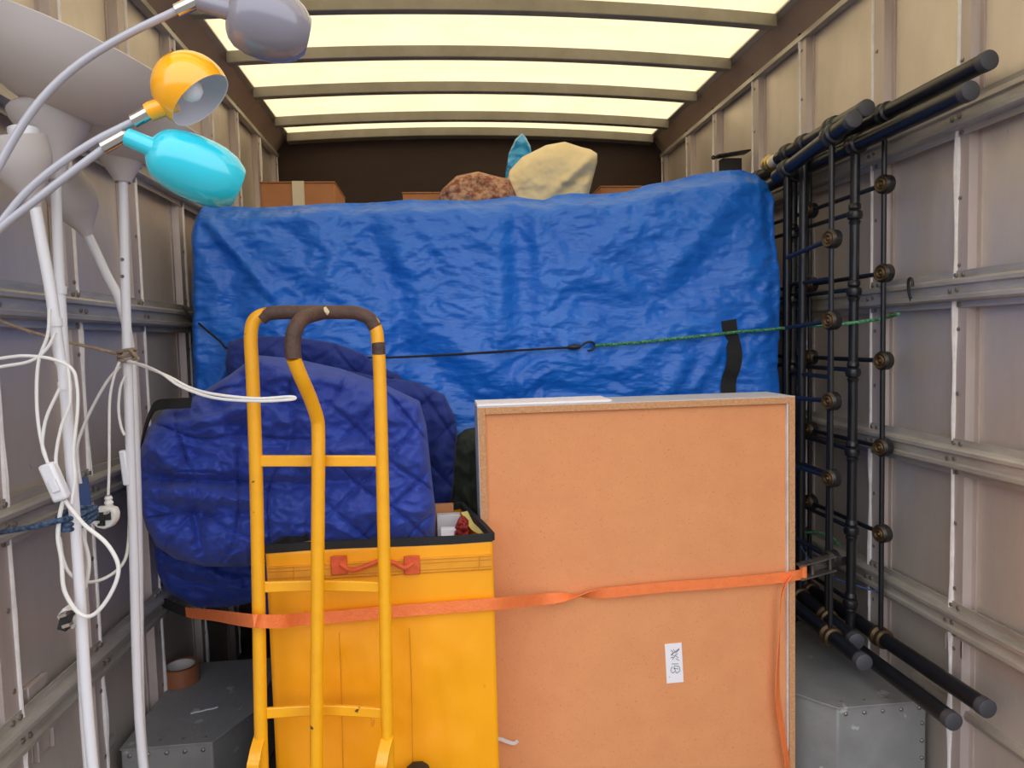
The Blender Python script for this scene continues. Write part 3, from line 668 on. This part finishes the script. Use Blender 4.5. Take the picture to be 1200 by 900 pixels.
# ================================================================ BUNGEE, GREEN ROPE, CORDS
t = thing('bungee_cord', 'black bungee cord with hook across the blue tarpaulin', 'bungee', at(560, 410, 2.05))
a = [at(214,360,2.12), at(222,369,2.10)] + [tz(px, py, .026) for px, py in ((240,385),(258,400),(268,409),(300,413),(360,418),(448,419),(520,416),(600,411),(668,407))]
MB().tube(crom(a, 5), .0032, 8).build('cord', 'black', t)
b1 = tz(666,407,.02); b2 = tz(680,406,.02); b3 = tz(696,404,.022)
MB().tube([b1, b1+(b2-b1)*.5, b2], [.005,.009,.006], 10).build('hook_sleeve', 'dark', t)
MB().tube(crom([b2, tz(688,401,.022), tz(694,401,.022), tz(697,405,.022), tz(694,410,.022), tz(689,411,.022)], 5), .003, 8).build('hook', 'dark', t)
gp = [tz(697,405,.022), tz(740,402,.02), tz(790,397,.02), tz(830,393,.022), tz(865,389,.024), tz(905,386,.03)] + [at(940,382,1.93), at(975,381,1.80), at(1010,377,1.74), at(1035,373,1.74)]
w_ = onx(1053, 368, XR-.055)
tag(MB().tube(crom(gp+[w_], 6), .0045, 8).build('green_rope', 'grope'), 'green rope hooked to the bungee and tied at the right wall rail', 'rope')
tag(MB().tube(pxpath([(930,626,2.08),(945,624,2.05),(960,624,2.0),(975,630,1.97),(985,640,1.97)]), .004, 8).build('green_rope_end', 'grope'), 'short dark green rope end in the gap right of the cabinet', 'rope')
tag(MB().tube(pxpath([(938,640,1.95),(948,655,1.9),(960,666,1.88),(978,678,1.82),(1000,685,1.78),(1030,694,1.75),(1052,698,1.72)])+[onx(1062,700,XR-.03)], .002, 6).build('blue_twine', 'bcord'), 'thin blue cord below the ratchet, running to the right wall', 'cord')

# ================================================================ BED ENDS on the right wall
def bedend(label, top0, top1, bot0, bot1, rods, bars, rp_=.0195, rr_=.0065, ros=(), knk=(), fin=False, capm='cap', thick=(), group=None):
    """top0/top1 ... front and back ends of the two posts (lying front to back); rods: distances Y; bars: heights as fractions"""
    t = thing('bed_end', label, 'bed end', ((bot0+bot1)/2).to_tuple(), group)
    pos = {}
    for nm, a, c in (('t', top0, top1), ('b', bot0, bot1)):
        d = (c-a).normalized(); p = MB().tube([a, c], rp_, 20).build('post', 'bed', t, smooth=50)
        MB().lathe(a-d*.002, d, [(0,0),(0,rp_*.9),(.002,rp_*1.05),(.02,rp_*1.05),(.02,rp_)], 20).build('end_cap', capm, p, label='grey rubber end cap')
        if fin and nm == 't':
            MB().lathe(c, d, [(-.005,rp_*1.03),(.004,rp_*1.03),(.03,rp_*1.0),(.03,rp_*.6)], 20).build('white_collar', 'white', p, label='white collar')
            MB().lathe(c+d*.03, d, [(0,rp_*.8),(.004,rp_*1.25),(.012,rp_*1.25),(.016,rp_*1.0),(.022,rp_*1.35),(.034,rp_*1.4),(.040,rp_*1.1),(.05,rp_*1.3),(.062,rp_*1.0),(.07,rp_*.4),(.07,0)], 20).build('brass_finial', 'brassb', p, label='brass finial')
    def pt(Y, f):
        ka = (Y-top0.y)/(top1.y-top0.y); kb = (Y-bot0.y)/(bot1.y-bot0.y)
        return (bot0+(bot1-bot0)*kb)*(1-f) + (top0+(top1-top0)*ka)*f
    for k, Y in enumerate(rods):
        a, c = pt(Y, 0), pt(Y, 1); rr2 = rr_*(1.9 if k in thick else 1)
        rd = MB().tube([a, c], rr2, 12).build('rod', 'bed', t)
        for q, dd in ((a, (bot1-bot0).normalized()), (c, (top1-top0).normalized())):
            MB().lathe(q-dd*.022, dd, [(0,rp_),(.003,rp_+.006),(.009,rp_+.007),(.014,rp_+.002),(.020,rp_+.002),(.026,rp_+.008),(.034,rp_+.008),(.040,rp_)], 20).build('collar', 'brass' if q is a else 'bed', t)
        for f in bars:
            q = pt(Y, f)
            if k in ros:
                rs = MB().lathe(q+Vector((.013,0,0)), (-1,-.25,0), [(0,0),(0,.021),(.003,.024),(.022,.024),(.026,.021),(.026,0)], 20).build('rosette', 'bed', t)
                MB().lathe(q+Vector((.013,0,0)), (-1,-.25,0), [(.0262,.021),(.029,.019),(.027,.014),(.030,.010),(.027,.006),(.031,.003),(.031,0)], 16).build('rosette_face', 'brass', rs)
            if k in knk:
                MB().lathe(q-Vector((0,0,.034)), (0,0,1), [(0,rr2),(.004,.013),(.010,.015),(.014,.012),(.018,.018),(.028,.020),(.036,.018),(.040,.013),(.045,.016),(.054,.015),(.060,.010),(.070,rr2)], 16).build('casting', 'bed', t)
    for f in bars:
        a = pt(rods[0], f); c = pt(rods[-1], f)
        MB().tube([a, c], rr_*.95, 10).build('cross_bar', 'bed', t)
    return t
def V(px, py, Y): return at(px, py, Y)
def back(p, Y, dx=0, dz=0): return Vector((p.x+dx, Y, p.z+dz))
A0, A1 = onx(1160,70,1.135), onx(1158,831,1.135)
bedend('black metal bed end nearest the right wall, longest tubes', A0, back(A0, 2.5), A1, back(A1, 2.5), [1.70, 2.06, 2.40], [.206,.374,.540,.705,.87], ros=(0,1))
B0, B1 = onx(1138,106,1.098), onx(1118,846,1.085)
bedend('black metal bed end second from the right wall, knuckled rods', B0, back(B0, 2.42, .0), B1, back(B1, 2.42, .012), [1.765, 2.09, 2.36], [.09,.24,.40,.56,.72,.87], knk=(0,1), thick=(0,1))
C0, C1 = onx(1016,126,1.045), onx(1004,752,1.03)
bedend('shorter black bed end with brass finial and white collar', C0, back(C0, 2.15, .035, .01), C1, back(C1, 2.25, .045), [1.80, 1.97, 2.08], [.30,.50,.70], fin=True, thick=(1,2))
D0, D1 = onx(1001,139,.985), onx(1013,777,.985)
bedend('shorter black bed end nearest the cabinet, with rosettes', D0, back(D0, 2.02, .025, -.035), D1, back(D1, 2.02, .02), [1.695, 1.95], [.16,.325,.48,.64,.80], ros=(0,))

# ================================================================ LAMPS on the left
def lamp_pole(path, rad, t, base=None, joint=None):
    pts = [at(*p) for p in path]
    if base: pts.append(Vector((base[0], base[1], .02)))
    MB().tube(crom(pts, 6) if len(pts) > 2 else pts, rad, 14).build('pole', 'white', t)
    if base: MB().lathe((base[0], base[1], 0), (0,0,1), [(0,.0),(0,.125),(.008,.125),(.018,.115),(.024,.02),(.03,.012)], 40).build('base', 'white', t)
    if joint:
        for q in joint:
            p = at(*q[:3]); d = (at(q[0]+(q[3] if len(q) > 3 else 1), q[1]+30, q[2])-p).normalized()
            MB().tube([p-d*.006, p+d*.006], rad*1.18, 14).build('joint_collar', 'white', t)
def scale(Y): return Y/F
def upx(dx, dy, dd=0): # direction from pixels (dy positive = up), dd away
    return (rt*dx + up*dy + fwd*dd).normalized()
# torchiere with the big tilted bowl, front
t = thing('floor_lamp', 'white uplighter floor lamp with the largest tilted bowl, front', 'floor lamp', (-.62, 1.16, 0))
Y = 1.16; k = scale(Y); ax = upx(.33, .94, -.05)
cb = at(60, 134, Y)
prof = [(0,.018),(2*k,.03),(8*k,42*k),(20*k,66*k),(38*k,88*k),(58*k,100*k),(76*k,105*k),(77*k,103.5*k),(60*k,98*k),(40*k,86*k),(22*k,64*k),(11*k,42*k),(6*k,.02),(5*k,0)]
MB().lathe(cb, ax, prof, 64).build('bowl_shade', 'shade', t, smooth=60)
ax2 = upx(-.09, .99)
MB().lathe(at(67,212,Y), ax2, [(0,9*k),(10*k,10*k),(22*k,13*k),(36*k,20*k),(52*k,31*k),(66*k,39*k),(73*k,41*k),(77*k,38*k),(80*k,20*k),(80*k,0)], 40).build('shade_holder', 'shade', t, smooth=60)
lamp_pole([(66,210,Y),(66,240,Y),(70,330,Y),(74,400,Y),(78,460,Y),(92,680,Y),(103,890,Y)], .0074, t, (-.575, 1.16), [(71,340,Y)])
# torchiere 2, behind
t = thing('floor_lamp', 'white uplighter floor lamp with bowl partly behind the yellow shade', 'floor lamp', (-.50, 1.34, 0))
Y = 1.32; k = scale(Y)
cb = at(118, 183, Y); ax = upx(.36, .93, -.05)
prof = [(0,.018),(2*k,.03),(6*k,32*k),(16*k,52*k),(32*k,72*k),(50*k,83*k),(62*k,86*k),(63*k,84.5*k),(50*k,81*k),(34*k,70*k),(18*k,50*k),(9*k,32*k),(5*k,.02),(5*k,0)]
MB().lathe(cb, ax, prof, 64).build('bowl_shade', 'shade', t, smooth=60)
MB().lathe(at(144,214,Y), upx(-.05,.99), [(0,8*k),(6*k,11*k),(18*k,18*k),(30*k,25*k),(44*k,31*k),(50*k,31*k),(52*k,20*k),(52*k,0)], 40).build('shade_holder', 'shade', t, smooth=60)
lamp_pole([(144,212,Y),(146,300,Y),(150,440,Y),(156,620,Y),(167,890,Y)], .0080, t, (-.535, 1.32), [(148,420,Y)])
for py in (304, 324): MB().lathe(at(143.5,py,Y-.009), (0,-1,0), [(0,.003),(.0015,.003),(.0015,0)], 8).build('screw', 'iron', t)
sw = at(147, 548, Y-.004); MB().obox(sw, Vector((.006,0,0)), Vector((0,.007,0)), Vector((-.002,0,.032))).build('foot_switch', 'white', t, bevel=.003)
cordsC = [([(147,440),(141,455),(139,480),(142,500),(146,510)], 1.30), ([(150,424,1.30),(168,428,1.26),(190,438,1.2),(212,453,1.17),(250,466,1.14),(300,470,1.12),(338,468.5,1.11),(346,466.5,1.11),(338,465,1.11),(300,467,1.12),(252,462,1.14),(222,454,1.17),(195,440,1.2),(152,423,1.30)], None)]
for L_, Yc in cordsC: MB().tube(pxpath(L_, Yc), .0024, 8).build('cord', 'cord', t)
c = MB().tube(pxpath([(140,424),(134,440),(129,465),(128,500),(128,540),(127,580)], 1.29), .0024, 8).build('cord', 'cord', t)
def plug(c, px, py, Y, face=True):
    k = scale(Y); ctr = at(px, py, Y)
    MB().lathe(at(px, py-22, Y), (0,0,-1), [(0,3*k),(3*k,4.5*k),(5*k,3.5*k),(8*k,5*k),(10*k,4*k),(13*k,5.5*k),(14*k,0)], 12).build('strain_relief', 'cord', c)
    prof = [(-12,-9),(-14,-3),(-13,4),(-8,11),(0,14),(8,11),(13,4),(14,-3),(12,-9),(6,-11),(-6,-11)]
    mb = MB(); n = len(prof); vs = []
    for dy, sc in ((0,.9),(-.004,1.0),(-.018,1.0),(-.021,.9)): vs += [ctr+Vector((p[0]*k*sc, dy, -p[1]*k*sc)) for p in prof]
    fs = [tuple(range(n)), tuple(range(3*n, 4*n))[::-1]] + [(j*n+i, j*n+(i+1) % n, (j+1)*n+(i+1) % n, (j+1)*n+i) for j in range(3) for i in range(n)]
    p = mb.add(vs, fs).build('plug', 'cord', c, smooth=50)
    MB().box((ctr.x-9*k, ctr.y-.0235, ctr.z-3*k), (ctr.x+9*k, ctr.y-.0205, ctr.z+6*k)).box((ctr.x-2.5*k, ctr.y-.0245, ctr.z-9*k), (ctr.x+2.5*k, ctr.y-.0205, ctr.z-3*k)).build('plug_face', 'dark', p)
    for dx, dz in ((-7,6.5),(7,6.5),(0,-6)):
        MB().box((ctr.x+(dx-1.6)*k, ctr.y-.036, ctr.z+(dz-1.2)*k), (ctr.x+(dx+1.6)*k, ctr.y-.020, ctr.z+(dz+1.2)*k)).build('pin', 'chrome' if dz > 0 else 'dark', p)
plug(c, 127, 603, 1.29)
# small cup lamp, front
t = thing('floor_lamp', 'white floor lamp with straight cup shade at the left frame edge', 'floor lamp', (-.53, 1.10, 0))
Y = 1.08; k = scale(Y)*.84; ax = upx(-.14, .99, -.30)
MB().lathe(at(41,243,Y), ax, [(0,8*k),(4*k,9*k),(8*k,10*k),(26*k,20*k),(46*k,33*k),(62*k,37*k),(84*k,38*k),(86*k,38*k),(86*k,36*k),(62*k,35*k),(46*k,30*k),(30*k,12*k),(30*k,0)], 48).build('cup_shade', 'shade', t, smooth=50)
MB().lathe(at(29,162,Y), upx(-.14,.99), [(-30*k,14*k),(6*k,18*k),(11*k,18*k),(12*k,16*k),(12*k,0)], 32).build('bulb_holder', 'white', t)
lamp_pole([(41,241,Y),(48,280,Y),(60,345,Y),(70,420,Y),(76,452,Y),(93,680,Y),(108,890,Y)], .0078, t, (-.52, 1.08), [(65,378,Y,5),(76,452,Y,2)])
for L_ in ([(-30,436),(0,430),(36,423),(56,407),(65,389)], [(-30,424),(0,420),(30,417),(62,421),(84,432),(90,450),(91,480),(86,530),(88,560),(84,590)],
           [(58,362),(56,392),(45,425),(43,470),(47,510),(55,540)], [(70,455),(56,485),(51,505),(50,525),(57,545)], [(80,428),(82,470),(72,500),(66,530),(66,552)]):
    MB().tube(pxpath(L_, Y-.022), .0024, 8).build('cord', 'cord', t)
s0, s1 = at(55,543,Y-.025), at(74,586,Y-.025); d_ = (s1-s0); 
mb = MB(); mb.obox((s0+s1)/2, d_/2, d_.normalized().cross(Vector((0,1,0)))*.0105, Vector((0,.009,0))); sw = mb.build('cord_switch', 'white', t, bevel=.004)
mb = MB(); mb.obox((s0+s1)/2+Vector((.004,-.010,-.004)), d_*.16, d_.normalized().cross(Vector((0,1,0)))*.005, Vector((0,.003,0))); mb.build('rocker', 'white', sw, bevel=.001)
MB().tube(pxpath([(74,586),(70,605),(68,630),(72,655),(74,685),(80,702),(92,718),(106,722),(122,708),(136,682),(138,660),(124,636),(100,616),(86,600),(76,586)], Y-.022), .003, 8).build('cord', 'cord', t)
c = MB().tube(pxpath([(92,606),(98,630),(104,655),(102,680),(94,700),(86,712)], Y+.03), .003, 8).build('cord', 'cord', t)
pp = at(84, 722, Y+.02); u1 = upx(-.6,-.8)
mb = MB(); mb.obox(pp, upx(.8,-.6)*.016, Vector((0,1,0))*.012, u1*.010); pl = mb.build('plug', 'cord', c, bevel=.004)
q = at(78, 727, Y+.005); mb = MB(); mb.obox(q, upx(.25,.95)*.012, Vector((0,1,0))*.010, upx(-.95,.25)*.007); mb.build('plug_face', 'dark', pl, bevel=.001)
for px, py in ((75,720),(79,732)): MB().obox(at(px,py,Y-.005), upx(-.9,-.3)*.006, Vector((0,1,0))*.005, upx(.3,-.9)*.0025).build('pin', 'chrome', pl)
# cup lamp, leaning, behind
t = thing('floor_lamp', 'white floor lamp leaning, small tilted cup shade between the poles', 'floor lamp', (-.6, 1.44, 0))
Y = 1.44; k = scale(Y)*.88; ax = upx(-.24, .97, -.3)
MB().lathe(at(103,277,Y), ax, [(0,6*k),(3*k,7*k),(8*k,9*k),(28*k,22*k),(32*k,25*k),(50*k,28*k),(60*k,27*k),(74*k,22*k),(76*k,22*k),(75*k,20*k),(60*k,25*k),(46*k,26*k),(30*k,20*k),(20*k,8*k),(20*k,0)], 40).build('cup_shade', 'shade', t, smooth=50)
lamp_pole([(103,275,Y),(112,294,Y),(125,322,Y),(140,352,Y-.01),(151,400,Y-.02),(157,480,Y-.03),(162,640,Y-.03),(168,890,Y-.03)], .0085, t, (-.585, 1.44), None)
MB().tube(pxpath([(140,430,1.38),(125,448,1.38),(108,478,1.38),(96,505,1.38),(90,530,1.38),(95,570,1.38),(99,600,1.4),(100,640,1.4)]), .003, 8).build('cord', 'cord', t)
MB().tube(pxpath([(152,600,1.4),(150,640,1.38),(143,662,1.36),(122,678,1.34),(98,682,1.3),(82,672,1.28),(74,655,1.28),(70,630,1.28)]), .003, 8).build('cord', 'cord', t)
# multi-arm lamp (stem outside the left of the frame)
t = thing('multi_arm_lamp', 'floor lamp with curved arms carrying grey, yellow and turquoise shades', 'floor lamp', (-.62, .86, 0))
Y = .86; st_ = Vector((-.62, .86, 1.02))
MB().tube([(-.62,.86,.02), (-.62,.86,1.05)], .010, 14).build('stem', 'armg', t)
MB().lathe((-.62,.86,0), (0,0,1), [(0,0),(0,.125),(.008,.125),(.016,.11),(.024,.02),(.03,.012)], 40).build('base', 'armg', t)
def arm(L_, rad=.0044): MB().tube([st_] + pxpath(L_, Y, 10), rad, 12).build('arm', 'armg', t)
arm([(-40,310),(-14,225),(0,192),(30,141),(62,102),(100,70),(150,40),(208,12)]); arm([(-40,310),(-15,280),(0,262),(30,226),(65,196),(110,166),(157,142)], .0042); arm([(-40,318),(-15,288),(0,268),(40,236),(80,205),(124,172)], .0044)
def ferrule(a, c): MB().tube([at(*a, Y), at(*c, Y)], .0075, 14).build('chrome_ferrule', 'chrome', t)
ferrule((207,13), (234,0)); ferrule((156,142), (176,131)); ferrule((121,173), (148,158))
k = scale(Y)
# yellow
S1 = MB().tube([at(174,132,Y), at(178,130,Y), at(206,120,Y)], [9.5*k,10*k,10*k], 20).build('yellow_neck', 'yel', t, label='yellow neck')
cc = at(224,106,Y+.012); n_ = upx(.66,-.70,.10); prof = [(-41*math.cos(a_)*k, 41*math.sin(a_)*k) for a_ in [math.pi*.62*i/24 for i in range(25)]]
MB().lathe(cc, n_, prof, 48).build('yellow_shade', 'yel', t, label='yellow dome shade', smooth=60)
MB().lathe(cc, n_, [(p[0]*.97, p[1]*.97) for p in prof]+[prof[-1]], 48).build('shade_lining', 'inner', t, smooth=60, label='pale lining of the yellow shade')
MB().lathe(cc, n_, [(-22*k,9*k),(-12*k,10*k),(-4*k,13*k),(3*k,13*k),(9*k,9*k),(12*k,3*k),(12*k,0)], 20).build('bulb', 'bulb', t, smooth=70)
def egg(a, c, R_, neck0, m, lab, n2=(1,-.36,.25), L0=100):
    a3, c3 = at(*a, Y), at(*c, Y); MB().tube([a3, c3], [10*k,11*k], 20).build(lab+'_neck', m, t, label=lab+' neck')
    return
egg((150,161), (190,178), 35, 0, 'turq', 'turquoise')
o0 = at(174,172,Y+.004); ax = upx(.93,-.36,.62)
pr = [(0,12),(3,18),(8,25),(16,30),(28,34),(42,36),(58,37),(72,36),(86,32),(98,24),(99,23),(97,22),(85,30),(71,34),(56,35),(42,34)]
MB().lathe(o0, ax, [(p[0]*k, p[1]*k) for p in pr], 48).build('turquoise_shade', 'turq', t, label='turquoise egg-shaped shade', smooth=70)
egg((234,2), (275,14), 35, 0, 'gre', 'grey')
o0 = at(266,10,Y+.004); ax = upx(.97,-.16,.48)
pr = [(q_[0]*.93, q_[1]*.86) for q_ in [(0,12),(2,24),(6,33),(14,41),(28,46),(42,47),(58,46),(72,42),(84,35),(93,25),(94,24),(91,23),(83,33),(72,40),(58,43)]]
MB().lathe(o0, ax, [(p[0]*k, p[1]*k) for p in pr], 48).build('grey_shade', 'gre', t, label='grey egg-shaped shade', smooth=70)
# ropes
rp1 = [onx(-20, 368, XL+.05), at(30,387,1.28), at(80,401,1.30), at(120,410,1.30), at(138,415,1.315)]
t = thing('beige_rope', 'beige rope from the left wall knotted round a lamp pole', 'rope', at(145,415,1.3))
MB().tube(crom(rp1, 6), .003, 8).build('line', 'rope', t)
ce = at(149, 416, 1.32); mb = MB()
for w2 in range(3): mb.tube([ce+Vector((.014*math.cos(a_), .014*math.sin(a_), .007*(w2-1)+.003*math.sin(a_+w2))) for a_ in [2*math.pi*i/16 for i in range(17)]], .003, 8)
mb.tube(crom([ce+Vector((.012,-.010,.0)), at(152,410,1.3), at(160,418,1.3), at(163,422,1.3)]), .003, 8); mb.build('knot', 'rope', t)
t = thing('blue_rope', 'blue-grey rope from the left frame edge wrapped round lamp poles', 'rope', at(90,608,1.1))
MB().tube(crom([at(-30,630,1.12), at(0,624,1.10), at(40,617,1.06), at(78,608,1.05)], 6), .004, 8).build('line', 'brope', t)
mb = MB(); ce = at(91, 606, 1.11)
for w2 in range(3): mb.tube([ce+Vector((.017*math.cos(a_), .045*math.sin(a_), .007*(w2-1)+.002*math.sin(a_*2+w2))) for a_ in [2*math.pi*i/24 for i in range(25)]], .0038, 8)
mb.build('wrap', 'brope', t)
MB().ribbon([at(98,602,1.16), at(100,585,1.2), at(99,572,1.3)]+[onx(98,560,XL+.05)], (1,0,0), .008, .003).build('tail', 'bcord', t)
